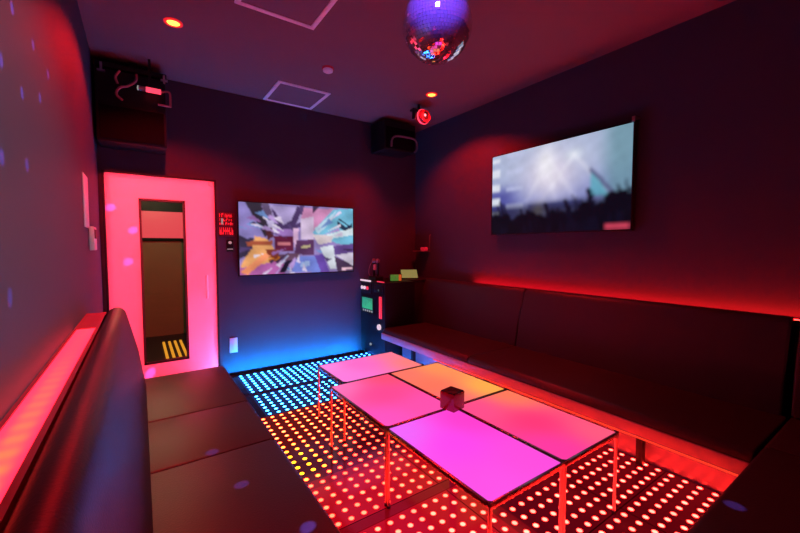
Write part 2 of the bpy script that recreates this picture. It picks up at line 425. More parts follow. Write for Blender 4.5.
def make_table(cx, cy, rot, label, first=None):
    if first is None:
        t = thing('low_table', label, 'table', (cx, cy, 0), rot, 'low light-painted tables')
        hw, hd, s = TW/2, TD/2, 0.009
        for sx in (-1, 1):
            for sy in (-1, 1):
                lg = MB().cyl((sx*(hw-s), sy*(hd-s), 0.006), (sx*(hw-s), sy*(hd-s), TH-0.02), 0.0075, 12).build('leg', M['chrome'], t)
                MB().cyl((sx*(hw-s), sy*(hd-s), 0.0), (sx*(hw-s), sy*(hd-s), 0.01), 0.011, 12).build('foot', M['connector'], lg)
        for sy in (-1, 1):
            MB().box(-hw, hw, sy*(hd-s)-s, sy*(hd-s)+s, TH-0.022, TH-0.001, 0.002).build('rail', M['rail'], t)
        for sx in (-1, 1):
            MB().box(sx*(hw-s)-s, sx*(hw-s)+s, -hd+0.018, hd-0.018, TH-0.022, TH-0.001, 0.002).build('rail', M['rail'], t)
        for sx in (-1, 1):
            for sy in (-1, 1):
                MB().prism([(sx*hw, sy*hd), (sx*(hw-0.026), sy*hd), (sx*hw, sy*(hd-0.026))], 'z', TH-0.001, TH+0.004).build('corner_clip', M['connector'], t, smooth=False)
    else:
        t = dup(first, (cx, cy, 0), label, rot)
        for c in list(t.children):
            if c.name.startswith('table_top'): bpy.data.objects.remove(c)
    # the top, coloured light painted per vertex as emission
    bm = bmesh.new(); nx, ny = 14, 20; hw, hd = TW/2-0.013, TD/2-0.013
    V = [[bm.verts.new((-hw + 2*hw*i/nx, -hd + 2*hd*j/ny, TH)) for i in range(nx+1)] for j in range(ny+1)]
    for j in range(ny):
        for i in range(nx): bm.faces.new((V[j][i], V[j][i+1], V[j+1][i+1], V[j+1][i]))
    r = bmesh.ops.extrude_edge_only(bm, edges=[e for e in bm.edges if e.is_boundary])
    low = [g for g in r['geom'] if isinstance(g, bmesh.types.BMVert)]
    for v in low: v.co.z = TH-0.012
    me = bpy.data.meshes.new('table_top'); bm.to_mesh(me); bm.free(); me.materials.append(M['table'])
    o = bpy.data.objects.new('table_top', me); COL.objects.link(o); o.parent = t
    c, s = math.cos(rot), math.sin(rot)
    set_attr(o, 'lightcol', 'POINT', [table_col(cx + v.co.x*c - v.co.y*s, cy + v.co.x*s + v.co.y*c) for v in me.vertices])
    return t
t0 = make_table(1.247, 1.245, 0, 'low table with violet-magenta light painted on its top, nearest the left bench')
make_table(1.720, 1.245, 0, 'low table with hot-pink light painted on its top, beside the long sofa, nearest the camera', t0)
make_table(1.247, 1.948, 0, 'low table with rose-pink light painted on its top, behind the violet one', t0)
make_table(1.720, 1.948, 0, 'low table with orange light painted on its top, beyond the small dark red box', t0)
make_table(1.470, 2.535, PI/2, 'low table with pale pink light painted on its top, set crosswise at the far end', t0)

# small dark red box on the tables
b = thing('tissue_box', 'small glossy dark red cube box standing where four low tables meet', 'box', (1.452, 1.576, TH+0.006), math.radians(10))
MB().box(-0.05, 0.05, -0.05, 0.05, 0, 0.10, 0.004).build('body', M['redacr'], b)
MB().box(-0.046, 0.046, -0.046, 0.046, 0.1005, 0.104, 0.0015).box(-0.03, 0.03, -0.007, 0.007, 0.1035, 0.1055).build('lid', M['blackp'], b)

# ------------------------------------------------------------------ sofas
def cushion_profile(x0, x1, z0, z1, r, n=6, front=1):
    """rounded-front cushion outline (u, v)"""
    pts = []
    xf, xb = (x1, x0) if front > 0 else (x0, x1)
    s = 1 if front > 0 else -1
    pts.append((xb, z0))
    for i in range(n+1):
        a = -PI/2 + (PI/2)*i/n; rr = r*0.8
        pts.append((xf - s*rr + s*rr*math.cos(a), z0 + rr + rr*math.sin(a)))
    for i in range(n+1):
        a = (PI/2)*i/n
        pts.append((xf - s*r + s*r*math.cos(a), z1 - r + r*math.sin(a)))
    pts.append((xb, z1))
    return pts
def back_profile(xw, xb, xt, z0, z1, n=7):
    """leaning backrest: xw wall-side x, xb seat-side x at bottom, xt seat-side x at top; round top"""
    pts = [(xw, z0), (xb, z0)]
    s = 1 if xb > xw else -1
    r = abs(xt - xw)/2
    pts += [(xb + (xt-xb)*0.5 + s*0.012, z0 + (z1-z0)*0.45)]
    for i in range(n+1):
        a = PI*i/n
        pts.append((xw + s*r + s*r*math.cos(a), z1 - r + r*math.sin(a)))
    return pts
# left bench
lb = thing('bench_sofa', 'dark leather bench along the left wall below the pink light ledge', 'bench', (0, 0, -0.035))
E_ = 0.035
MB().box(-0.28, 0.47, YN+0.01, 3.22, 0, 0.30+E_, 0.004).build('base', M['blackm'], lb, smooth=False)
for y0, y1 in ((YN+0.01, 0.62), (0.62, 1.86), (1.86, 2.42), (2.42, 3.255)):
    o = MB().prism(cushion_profile(0.0, 0.535, 0.27+E_, 0.40+E_, 0.028), 'y', y0+0.003, y1-0.003, 0.010).build('seat_cushion', M['leather'], lb)
    MB().cyl((0.528, y0+0.015, 0.384+E_), (0.528, y1-0.015, 0.384+E_), 0.0045, 8).build('piping', M['piping'], o)
for y0, y1 in ((YN+0.01, 3.09),):
    MB().prism(back_profile(-0.185, 0.012, -0.085, 0.385+E_, 0.955+E_), 'y', y0+0.002, y1-0.002, 0.022, 3).build('backrest', M['leatherd'], lb)
MB().box(-0.285, -0.186, YN+0.01, 3.08, 0.30+E_, 0.88+E_).build('back_panel', M['blackm'], lb, smooth=False)
# left light ledge
lg = thing('light_ledge', 'lit ledge on the left wall glowing hot pink with orange spots', 'ledge light', (XL, 0, 0.915))
lm = MB()
lm.box(0.0, 0.012, YN, 3.09, -0.02, 0.012).box(0.088, 0.102, YN, 3.09, -0.02, 0.012).box(0.0, 0.102, 2.53, 3.09, -0.02, 0.011).box(0.012, 0.088, YN, 2.53, -0.02, -0.006)
lm.build('channel', M['redpaint'], lg, smooth=False)
MB().box(-0.038, 0.038, -1.39, 1.39, -0.006, 0.008).build('diffuser', M['ledgeL'], lg, loc=(0.050, 1.14, 0), smooth=False)

# right sofa (long)
rs = thing('long_sofa', 'long dark leather sofa along the right wall below the wall screen', 'sofa', (0, 0, -0.035))
SY0, SY1 = 0.466, 3.70
MB().box(2.586, 3.25, SY0, SY1, E_-0.033, 0.275+E_, 0.003).build('base_panel', M['riser'], rs, smooth=False)
for y0, y1 in ((SY0, 2.318), (2.318, SY1)):
    MB().prism(cushion_profile(2.302, 2.955, 0.275+E_, 0.40+E_, 0.045, front=-1), 'y', y0+0.003, y1-0.003, 0.010).build('seat_cushion', M['leather'], rs)
for y0, y1 in ((SY0+0.02, 2.318), (2.318, 3.87)):
    MB().prism(back_profile(3.165, 2.935, 3.065, 0.385+E_, 0.945+E_), 'y', y0+0.003, y1-0.003, 0.016, 3).build('backrest', M['leatherd'], rs)
MB().box(3.166, 3.265, SY0, 3.87, 0.30+E_, 0.87+E_).build('back_panel', M['blackm'], rs, smooth=False)
for y in (1.03, 2.3, 3.4):
    MB().box(2.51, 2.55, y-0.02, y+0.02, E_, 0.275+E_, 0.003).build('leg', M['blackm'], rs)
MB().box(2.286, 2.300, SY0+0.003, SY1-0.003, 0.278+E_, 0.350+E_, 0.004).build('front_fascia', M['fascia'], rs)
MB().box(2.280, 2.300, SY0+0.003, 2.75, 0.271+E_, 0.2775+E_, 0.002).build('under_seat_trim', emit('under_seat_led', (1.0, 0.05, 0.02), 1.0), rs)
rl = thing('light_ledge', 'ledge behind the long sofa glowing red onto the right wall', 'ledge light', (XR, 0, 0.905))
rm = MB()
rm.box(-0.102, -0.088, YN, 3.87, -0.02, 0.012).box(-0.012, 0, YN, 3.87, -0.02, 0.012).box(-0.088, -0.012, YN, 3.17, -0.02, -0.006).box(-0.088, -0.012, 3.17, 3.87, -0.02, 0.011)
rm.build('channel', M['blackm'], rl, smooth=False)
MB().box(-0.038, 0.038, -1.70, 1.70, -0.006, 0.008).build('diffuser', M['ledgeR'], rl, loc=(-0.050, 1.465, 0), smooth=False)

# near return bench
nb = thing('return_bench', 'dark leather bench turning the corner at the right front of the picture', 'bench', (0, 0, -0.035))
MB().box(1.06, 3.25, YN+0.01, 0.40, 0, 0.272+E_, 0.004).build('base', M['blackm'], nb, smooth=False)
for x0, x1 in ((1.05, 2.42), (2.42, 3.26)):
    pr = cushion_profile(-0.06 if x0 < 2 else YN+0.02, 0.459, 0.275+E_, 0.403+E_, 0.022)
    MB().prism(pr, 'x', x0+0.003, x1-0.003, 0.010).build('seat_cushion', M['leather'], nb)
MB().prism(back_profile(YN+0.02, -0.03, -0.10, 0.385+E_, 0.93+E_), 'x', 1.05, 2.90, 0.02, 3).build('backrest', M['leatherd'], nb)
MB().prism(back_profile(3.165, 2.945, 3.065, 0.41+E_, 0.945+E_), 'y', YN+0.03, SY0-0.012, 0.016, 3).build('backrest', M['leatherd'], nb)

# ------------------------------------------------------------------ wall screens
def inside(poly, x, y):
    c = False; n = len(poly)
    for i in range(n):
        x1, y1 = poly[i]; x2, y2 = poly[i-1]
        if (y1 > y) != (y2 > y) and x < (x2-x1)*(y-y1)/(y2-y1)+x1: c = not c
    return c
def blur(img, nx, ny, k):
    for _ in range(k):
        out = [None]*(nx*ny)
        for j in range(ny):
            for i in range(nx):
                acc = [0,0,0]; n = 0
                for dj in (-1, 0, 1):
                    for di in (-1, 0, 1):
                        a, b_ = i+di, j+dj
                        if 0 <= a < nx and 0 <= b_ < ny:
                            c = img[b_*nx+a]; n += 1
                            for q in range(3): acc[q] += c[q]
                out[j*nx+i] = tuple(v/n for v in acc)
        img = out
    return img
NX, NY = 120, 68
def art_picture():
    polys = [
     ([(0,0),(1,0),(1,1),(0,1)],(150,132,188)),
     ([(0,0.42),(0.12,0.5),(0.1,0.7),(0,0.78)],(70,62,86)),
     ([(0,0),(0.05,0),(0.19,0.44),(0.06,0.5),(0,0.45)],(146,134,194)),
     ([(0.19,0.04),(0.27,0.05),(0.31,0.42),(0.24,0.44)],(190,178,215)),
     ([(0.05,0),(0.17,0.0),(0.24,0.40),(0.2,0.48)],(66,58,72)),
     ([(0.17,0),(0.23,0.0),(0.28,0.22),(0.22,0.24)],(104,88,118)),
     ([(0.24,0.02),(0.52,0.04),(0.50,0.24),(0.30,0.40)],(176,160,208)),
     ([(0.25,0.05),(0.28,0.1),(0.35,0.3),(0.42,0.22),(0.47,0.02),(0.52,0.03),(0.46,0.28),(0.52,0.22),(0.5,0.32),(0.41,0.36),(0.36,0.42),(0.31,0.36)],(84,66,108)),
     ([(0.29,0.36),(0.44,0.36),(0.43,0.47),(0.3,0.47)],(156,120,186)),
     ([(0.52,0.03),(0.82,0.02),(0.72,0.3),(0.62,0.36),(0.5,0.22)],(206,144,186)),
     ([(0.5,0.2),(0.62,0.15),(0.62,0.5),(0.5,0.5)],(206,186,214)),
     ([(0.80,0.03),(1,0.0),(1,0.6),(0.84,0.56),(0.6,0.40)],(122,186,214)),
     ([(0.62,0.34),(0.83,0.05),(0.78,0.22),(0.66,0.42)],(186,214,232)),
     ([(0.7,0.44),(1,0.30),(1,0.42),(0.72,0.5)],(214,228,236)),
     ([(0.84,0.2),(0.93,0.3),(0.99,0.24),(0.99,0.3),(0.92,0.36),(0.85,0.3)],(48,62,84)),
     ([(0.86,0.16),(0.97,0.28),(0.98,0.31),(0.85,0.18)],(40,50,74)),
     ([(0.60,0.42),(0.80,0.44),(0.78,0.54),(0.66,0.58)],(214,200,205)),
     ([(0.27,0.46),(0.43,0.45),(0.43,0.68),(0.28,0.68)],(106,44,72)),
     ([(0.30,0.55),(0.41,0.55),(0.41,0.59),(0.30,0.59)],(196,120,130)),
     ([(0.43,0.34),(0.48,0.34),(0.475,0.62),(0.44,0.62)],(222,182,218)),
     ([(0.46,0.52),(0.62,0.5),(0.62,0.74),(0.44,0.72)],(100,66,104)),
     ([(0.50,0.6),(0.58,0.58),(0.58,0.62),(0.5,0.64)],(190,176,140)),
     ([(0.12,0.46),(0.22,0.50),(0.3,0.72),(0.24,0.86),(0.0,0.92),(0.02,0.82),(0.1,0.62)],(228,166,112)),
     ([(0.20,0.36),(0.26,0.34),(0.27,0.46),(0.22,0.52)],(92,52,60)),
     ([(0.05,0.54),(0.26,0.52),(0.26,0.58),(0.06,0.60)],(168,92,70)),
     ([(0.22,0.78),(0.36,0.74),(0.33,0.80),(0.24,0.88)],(198,118,40)),
     ([(0.2,0.64),(0.32,0.64),(0.3,0.78),(0.22,0.76)],(132,66,52)),
     ([(0,0.9),(0.22,0.84),(0.34,0.8),(0.36,1),(0,1)],(178,104,168)),
     ([(0.0,0.96),(0.2,0.70),(0.24,0.74),(0.06,1.0)],(236,150,110)),
     ([(0.3,0.72),(0.5,0.7),(0.44,0.82),(0.4,0.84),(0.34,0.8)],(110,80,104)),
     ([(0.36,0.82),(0.43,0.8),(0.36,0.98),(0.31,0.98)],(42,36,56)),
     ([(0.41,0.98),(0.47,0.76),(0.64,0.74),(0.70,1)],(122,136,212)),
     ([(0.50,0.84),(0.58,0.82),(0.57,0.9),(0.49,0.92)],(168,188,232)),
     ([(0.62,0.74),(0.70,0.72),(0.76,1),(0.68,1)],(112,84,170)),
     ([(0.67,0.62),(0.80,0.58),(0.83,0.95),(0.77,0.96),(0.72,0.78)],(210,216,226)),
     ([(0.80,0.60),(1,0.56),(1,0.74),(0.82,0.74)],(110,84,148)),
     ([(0.81,0.76),(1,0.90),(1,1),(0.84,1)],(84,66,92)),
     ([(0.82,0.74),(1,0.70),(1,0.92)],(204,196,214)),
     ([(0.88,0.945),(0.99,0.94),(0.99,0.975),(0.88,0.98)],(232,190,206)),
    ]
    rnd = random.Random(3)
    tones = [(214,200,226),(96,78,124),(178,148,206),(70,56,84),(226,216,232),(150,110,170),(120,150,205)]
    for k in range(46):                                   # loose splinters flying out of the middle
        a = rnd.uniform(0, 2*PI); r0 = rnd.uniform(0.10, 0.42); r1 = r0 + rnd.uniform(0.05, 0.20); da = rnd.uniform(0.02, 0.09)
        q = lambda r, b_: (0.5 + 1.05*r*math.cos(b_), 0.55 + 1.15*r*math.sin(b_))
        polys.insert(rnd.randint(20, len(polys)), ([q(r0, a), q(r1, a-da), q(r1*0.97, a+da)], rnd.choice(tones)))
    P = [(p, lin(tuple(max(0, v*1.10-16) for v in c))) for p, c in polys]; img = []
    for j in range(NY):
        for i in range(NX):
            u, v = (i+0.5)/NX, (j+0.5)/NY; col = P[0][1]
            for p, c in P[1:]:
                if inside(p, u, v): col = c
            k = 1 + 0.22*math.sin(23*u+9*v) * math.sin(17*v-7*u) + rnd.uniform(-0.06, 0.06)
            img.append(tuple(q*k for q in col))
    return img
def concert_picture():
    rnd = random.Random(11); img = []
    arms = [(0.38,0.66,0.022),(0.52,0.64,0.022),(0.685,0.555,0.030),(0.90,0.56,0.016),(0.955,0.52,0.012),(0.985,0.60,0.014),(0.82,0.66,0.018),(0.25,0.72,0.016),(0.47,0.74,0.02),(0.60,0.76,0.02)]
    heads = [(rnd.uniform(0,1), rnd.uniform(0.80,0.9), rnd.uniform(0.02,0.035)) for _ in range(34)] + [(0.86,0.72,0.06),(0.94,0.72,0.06),(0.78,0.80,0.05),(0.67,0.78,0.05)]
    arms += [(rnd.uniform(0.02, 0.99), rnd.uniform(0.58, 0.76), rnd.uniform(0.006, 0.013)) for _ in range(26)]
    for j in range(NY):
        for i in range(NX):
            u, v = (i+0.5)/NX, (j+0.5)/NY
            u = (u/4.16)/((1-u)/2.99 + u/4.16)            # the shot is framed denser towards its far side
            c = mix((178,190,222), (120,128,196), sm(0.2, 0.75, v))
            c = mix(c, (224,214,236), math.exp(-((u-0.42)/0.22)**2 - ((v-0.36)/0.30)**2))
            c = mix(c, (250,248,255), 0.9*math.exp(-((u-0.38)/0.07)**2 - ((v-0.22)/0.20)**2))
            c = mix(c, (236,246,255), 0.7*math.exp(-((u-0.58)/0.06)**2 - ((v-0.18)/0.06)**2))
            c = mix(c, (76,78,160), 0.85*sm(0.24, 0.06, u)*sm(0.35, 0.55, v))
            c = mix(c, (110,152,168), 0.8*sm(0.72, 0.9, u))
            for k, (bx, sl) in enumerate(((0.40,-0.35),(0.40,0.10),(0.40,0.42),(0.58,0.55),(0.58,-0.5))):   # beams
                dx = abs(u - (bx + sl*(v-0.18)))
                if v > 0.16: c = mix(c, (246,244,255), 0.38*sm(0.035, 0.0, dx)*sm(0.85, 0.3, v))
            if inside([(0.70,0.36),(0.84,0.66),(0.70,0.64)], u, v): c = mix(c, (92,178,196), 0.75)
            if inside([(0.70,0.34),(0.88,0.62),(0.86,0.66),(0.69,0.38)], u, v): c = mix(c, (88,92,130), 0.8)
            if u < 0.055 and int(v*11) % 2 == 0 and 0.05 < v < 0.75: c = (228,234,248)
            if 0.10 < u < 0.22 and int(v*19) % 4 == 0 and v < 0.75: c = mix(c, (200,206,240), 0.7)
            if 0.26 < u < 0.64 and 0.66 < v < 0.75: c = mix(c, (70,76,150), 0.75)
            c = mix(c, (190,176,130), 0.6*math.exp(-((u-0.33)/0.05)**2 - ((v-0.74)/0.08)**2))
            c = mix(c, (10,9,20), min(1, 0.55*sm(0.60, 0.74, v) + sm(0.76, 0.84, v + 0.03*math.sin(31*u) + 0.02*math.sin(77*u))))
            for ax, ay, aw in arms:
                w = aw*(0.55 + 0.9*max(0, v-ay))
                if v > ay and abs(u - ax - 0.03*math.sin(6*(v-ay))) < w: c = (16,14,34)
            for hx, hy, hr in heads:
                if (u-hx)**2 + ((v-hy)*0.56)**2 < hr*hr: c = (12,10,24)
            if 0.81 < u < 0.985 and 0.945 < v < 0.98: c = (214,70,96)
            k = 1 + rnd.uniform(-0.07, 0.07) + 0.05*math.sin(41*u + 13*v)*math.sin(29*v - 8*u)
            img.append(tuple(q*k for q in lin(c)))
    return blur(img, NX, NY, 1)
def screen(name, label, W, H, loc, rotz, pic, back=0.05):
    """faces -y in its own frame; base at the middle of the bottom edge"""
    t = thing(name, label, 'screen', loc, rotz)
    MB().box(-W/2, W/2, 0.004, 0.045, 0, H, 0.004).build('housing', M['blackp'], t)
    bz = MB(); w = 0.009
    bz.box(-W/2, W/2, -0.002, 0.006, 0, w+0.003).box(-W/2, W/2, -0.002, 0.006, H-w, H).box(-W/2, -W/2+w, -0.002, 0.006, w, H-w).box(W/2-w, W/2, -0.002, 0.006, w, H-w)
    bz.build('bezel', M['blackp'], t, smooth=False)
    MB().box(-0.25, 0.25, 0.045, 0.045+back, H*0.3, H*0.7, 0.004).build('wall_bracket', M['blackm'], t)
    bm = bmesh.new(); sw, sh = W-2*w, H-2*w-0.003
    V = [[bm.verts.new((-sw/2 + sw*i/NX, 0.002, H-w - sh*j/NY)) for i in range(NX+1)] for j in range(NY+1)]
    F = [[bm.faces.new((V[j][i], V[j+1][i], V[j+1][i+1], V[j][i+1])) for i in range(NX)] for j in range(NY)]
    me = bpy.data.meshes.new('screen_panel'); bm.to_mesh(me); bm.free(); me.materials.append(M['screen'])
    o = bpy.data.objects.new('screen_panel', me); COL.objects.link(o); o.parent = t
    img = pic(); cols = []
    for p in me.polygons:
        cols += [img[p.index]]*4
    # smooth: point colours as the mean of the cells around
    pc = [[0,0,0,0] for _ in me.vertices]
    for p in me.polygons:
        for v in p.vertices:
            for q in range(3): pc[v][q] += img[p.index][q]
            pc[v][3] += 1
    set_attr(o, 'pic', 'POINT', [(0.9*a/n, 0.9*b/n, 0.9*c/n) for a, b, c, n in pc])
    return t
screen('wall_screen', 'flat screen on the back wall showing bright abstract shards', 1.377, 0.806, (1.556, YB-0.06, 1.033), 0, art_picture, 0.012)
screen('wall_screen', 'flat screen on the right wall showing a concert crowd', 1.444, 0.85, (XR-0.075, 2.14, 1.479), -PI/2, concert_picture, 0.028)
a = thing('screen_bracket', 'small metal clip above the upper near corner of the concert screen', 'bracket', (XR, 1.425, 2.352))
MB().box(-0.085, 0, -0.012, 0.012, 0.0, 0.012, 0.002).box(-0.085, -0.078, -0.012, 0.012, -0.03, 0.004, 0.001).build('clip', M['trimmetal'], a)

# ------------------------------------------------------------------ karaoke rack and counter
rk = thing('karaoke_rack', 'black equipment rack with green lit display standing in the far right corner', 'equipment rack', (2.35, 3.72, 0))
MB().box(0.0, 0.44, 0, 0.58, 0.004, 0.925, 0.006).build('cabinet', M['blackm'], rk)
def front(y0, y1, z0, z1, dep=0.012, b=0.002):
    return MB().box(-dep, 0.001, y0-3.72, y1-3.72, z0, z1, b)
front(4.02, 4.27, 0.77, 0.90).build('amplifier_panel', M['blackp'], rk)
o = front(3.965, 4.262, 0.53, 0.725).build('monitor_bezel', M['blackp'], rk)
mg = MB()
for i in range(14):
    yy = 3.99-3.72 + 0.018*i
    mg.box(-0.0145, -0.011, yy, yy+0.010, 0.575, 0.575 + 0.03 + 0.09*abs(math.sin(1.7*i+0.4)))
mg.build('spectrum_bars', emit('green_display_bars', (0.05, 0.85, 0.35), 0.55), o, smooth=False)
MB().box(-0.0135, -0.0118, 3.985-3.72, 4.245-3.72, 0.57, 0.712).build('display', emit('green_display', (0.02, 0.45, 0.20), 0.55), o, smooth=False)
for i in range(5):
    MB().box(-0.0145, -0.011, 3.985-3.72+0.052*i, 3.985-3.72+0.052*i+0.03, 0.538, 0.560).build('button', M['dimwhite'], o, smooth=False)
for yy, m in ((4.235, 'whiteled'), (4.17, 'whiteled'), (4.10, 'redled')):
    MB().cyl((-0.012, yy-3.72, 0.835), (-0.026, yy-3.72, 0.835), 0.022, 16).build('knob', M[m], rk)
front(4.04, 4.29, 0.915, 0.935, 0.016).build('light_bar', M['whiteled'], rk)
front(3.78, 3.835, 0.49, 0.755, 0.014, 0.006).build('indicator_strip', M['redled'], rk)
MB().cyl((0.0, 3.835-3.72, 0.385), (-0.02, 3.835-3.72, 0.385), 0.034, 20).build('volume_dial', M['whiteled'], rk)
MB().cyl((0.0, 4.045-3.72, 0.135), (-0.012, 4.045-3.72, 0.135), 0.016, 12).build('power_lamp', M['dimwhite'], rk)
front(3.745, 3.945, 0.80, 0.90).build('socket_panel', M['blackp'], rk)
MB().cyl((-0.012, 3.84-3.72, 0.83), (-0.016, 3.84-3.72, 0.83), 0.012, 12).build('socket', emit('teal_socket_light', (0.1, 0.5, 0.4), 0.18), rk)
MB().box(0.0, 0.012, 3.745-3.72, 3.90-3.72, 0.925, 0.938, 0.002).build('top_lamp', M['redled'], rk)
sc_ = thing('side_cabinet', 'black cabinet beside the equipment rack at the end of the long sofa', 'cabinet', (2.80, 3.895, 0))
MB().box(0, 0.46, 0, 0.44, 0.004, 0.90, 0.004).build('body', M['cabinet'], sc_)
MB().box(-0.004, 0.464, -0.006, 0.444, 0.90, 0.925, 0.003).build('worktop', M['cabinet'], sc_)
# things on the counter
c = thing('song_tablet', 'small tablet showing green screen with orange edge, on top of the equipment rack', 'tablet', (2.555, 3.80, 0.927), math.radians(-25))
MB().box(-0.07, 0.078, -0.008, 0.008, 0.004, 0.092, 0.003).build('case', M['blackp'], c)
MB().box(-0.064, 0.038, -0.0095, -0.007, 0.010, 0.086).build('green_screen', emit('green_tablet_screen', (0.06, 0.28, 0.04), 0.55), c, smooth=False)
MB().box(0.039, 0.072, -0.0095, -0.007, 0.010, 0.086).build('orange_edge', emit('orange_tablet_edge', (0.85, 0.13, 0.02), 0.6), c, smooth=False)
MB().box(-0.05, 0.05, -0.03, 0.05, 0.0, 0.004, 0.001).build('foot', M['blackp'], c)
c = thing('song_tablet', 'tablet with pale yellow green screen propped up on the black side cabinet', 'tablet', (2.95, 4.06, 0.933), math.radians(-28))
Mx = Matrix.Translation((0, -0.07, 0.004)) @ Matrix.Rotation(math.radians(-50), 4, 'X')
MB().box(-0.115, 0.115, 0.0, 0.012, 0.0, 0.17, 0.003, M=Mx).build('case', M['blackp'], c)
MB().box(-0.108, 0.108, -0.0015, 0.002, 0.007, 0.163, M=Mx).build('screen_face', emit('pale_tablet_screen', (0.30, 0.34, 0.10), 0.6), c, smooth=False)
MB().cyl((-0.06, 0.06, 0.002), (0.06, 0.06, 0.002), 0.004, 8).cyl((0, 0.06, 0.0), Mx @ Vector((0, 0.014, 0.10)), 0.005, 8).build('prop', M['blackp'], c)
c = thing('microphone_stand', 'microphone charger glowing red on the far edge of the equipment rack', 'microphone charger', (2.47, 4.12, 0.927))
MB().box(-0.06, 0.06, -0.09, 0.09, 0, 0.05, 0.008).build('base', M['blackp'], c)
for yy in (-0.045, 0.05):
    o = MB().lathe([(0.012, 0), (0.016, 0.02), (0.019, 0.15), (0.02, 0.17)], (0, yy, 0.05), 16).build('microphone', M['blackm'], c)
    MB().lathe([(0.018, 0), (0.026, 0.012), (0.027, 0.03), (0.018, 0.05), (0.0, 0.056)], (0, yy, 0.22), 16).build('mesh_head', M['greycable'], o)
MB().box(-0.03, 0.03, -0.02, 0.025, 0.13, 0.20, 0.01).build('charge_lamp', emit('dim_red_lamp', (0.9, 0.03, 0.06), 0.30), c)
MB().tube([(-0.05, 0.05, 0.04), (-0.07, 0.06, 0.10), (-0.06, 0.05, 0.18), (-0.02, 0.03, 0.26)], 0.005).build('cable', M['greycable'], c)
c = thing('wall_phone', 'small wall shelf with red glowing handset on right wall above the cabinet', 'phone', (XR, 4.13, 1.285))
MB().box(-0.12, 0, -0.12, 0.12, 0, 0.012, 0.002).build('shelf', M['greycable'], c)
MB().box(-0.09, -0.02, -0.10, -0.01, 0.012, 0.06, 0.012).build('handset', emit('red_handset', (0.8, 0.02, 0.06), 0.30, (0.4,0.02,0.04)), c)
MB().tube([(-0.01, -0.13, 0.235), (-0.03, -0.14, 0.19), (-0.03, -0.14, 0.10), (-0.02, -0.12, 0.03)], 0.006).build('cord', M['greycable'], c)

# ------------------------------------------------------------------ back wall fittings
s = thing('notice_sign', 'small red lettered notice plate between the white door and the back wall screen', 'sign', (0.766, YB, 1.585))
MB().box(-0.078, 0.078, -0.012, 0, -0.125, 0.125, 0.002).build('plate', M['signback'], s)
rnd = random.Random(5); rows = [(0.075, 0.115, 0.9), (0.035, 0.06, 0.55), (-0.005, 0.02, 0.5), (-0.105, -0.03, 0.95)]
lm = MB()
for z0, z1, dens in rows:
    x = -0.07
    while x < 0.062:
        w_ = rnd.uniform(0.008, 0.018); h_ = (z1-z0)
        lm.box(x, x+w_*0.35, -0.0145, -0.011, z0, z1)
        lm.box(x+w_*0.3, x+w_, -0.0145, -0.011, z0 + h_*rnd.choice((0, 0.4, 0.75)), z0 + h_*rnd.choice((0.25, 0.6, 1.0)) + 0.004)
        x += w_ + rnd.uniform(0.003, 0.007)/dens
lm.build('lettering', emit('lit_red_lettering', (0.9, 0.02, 0.035), 0.75, (0.7,0.03,0.05)), s, smooth=False)
MB().box(-0.052, -0.036, -0.0155, -0.011, 0.0, 0.065).build('pale_mark', M['dimwhite'], s, smooth=False)
s = thing('wall_button', 'small round white button with a label below the red notice', 'button', (0.795, YB, 1.375))
MB().box(-0.034, 0.034, -0.006, 0, -0.075, 0.05, 0.002).build('plate', M['blackp'], s)
MB().cyl((0, -0.006, 0.02), (0, -0.016, 0.02), 0.016, 20).build('button', emit('pale_button', (1.0, 0.55, 0.6), 0.45), s)
MB().box(-0.028, 0.028, -0.0075, -0.005, -0.054, -0.044).build('label_strip', M['dimwhite'], s, smooth=False)
s = thing('wall_socket', 'white wall socket plate low on the back wall right of the door', 'socket', (0.808, YB, 0.285))
MB().box(-0.040, 0.040, -0.009, 0, -0.08, 0.08, 0.003).build('plate', M['white'], s)
MB().box(-0.017, 0.017, -0.0115, -0.008, -0.045, 0.045, 0.001).build('insert', M['white'], s)

# left wall fittings
s = thing('wall_poster', 'narrow red-lit notice sheet on the left wall near the door', 'notice', (XL, 3.30, 1.655))
MB().box(0, 0.006, -0.13, 0.12, -0.175, 0.175, 0.001).build('sheet', M['white'], s)
s = thing('wall_control', 'white wall control box lower right of the notice sheet on left wall', 'control panel', (XL, 3.53, 1.41))
MB().box(0, 0.028, -0.10, 0.10, -0.085, 0.085, 0.005).build('case', M['white'], s)
MB().box(0.028, 0.031, -0.07, 0.07, 0.0, 0.065, 0.001).build('display', M['blackp'], s)

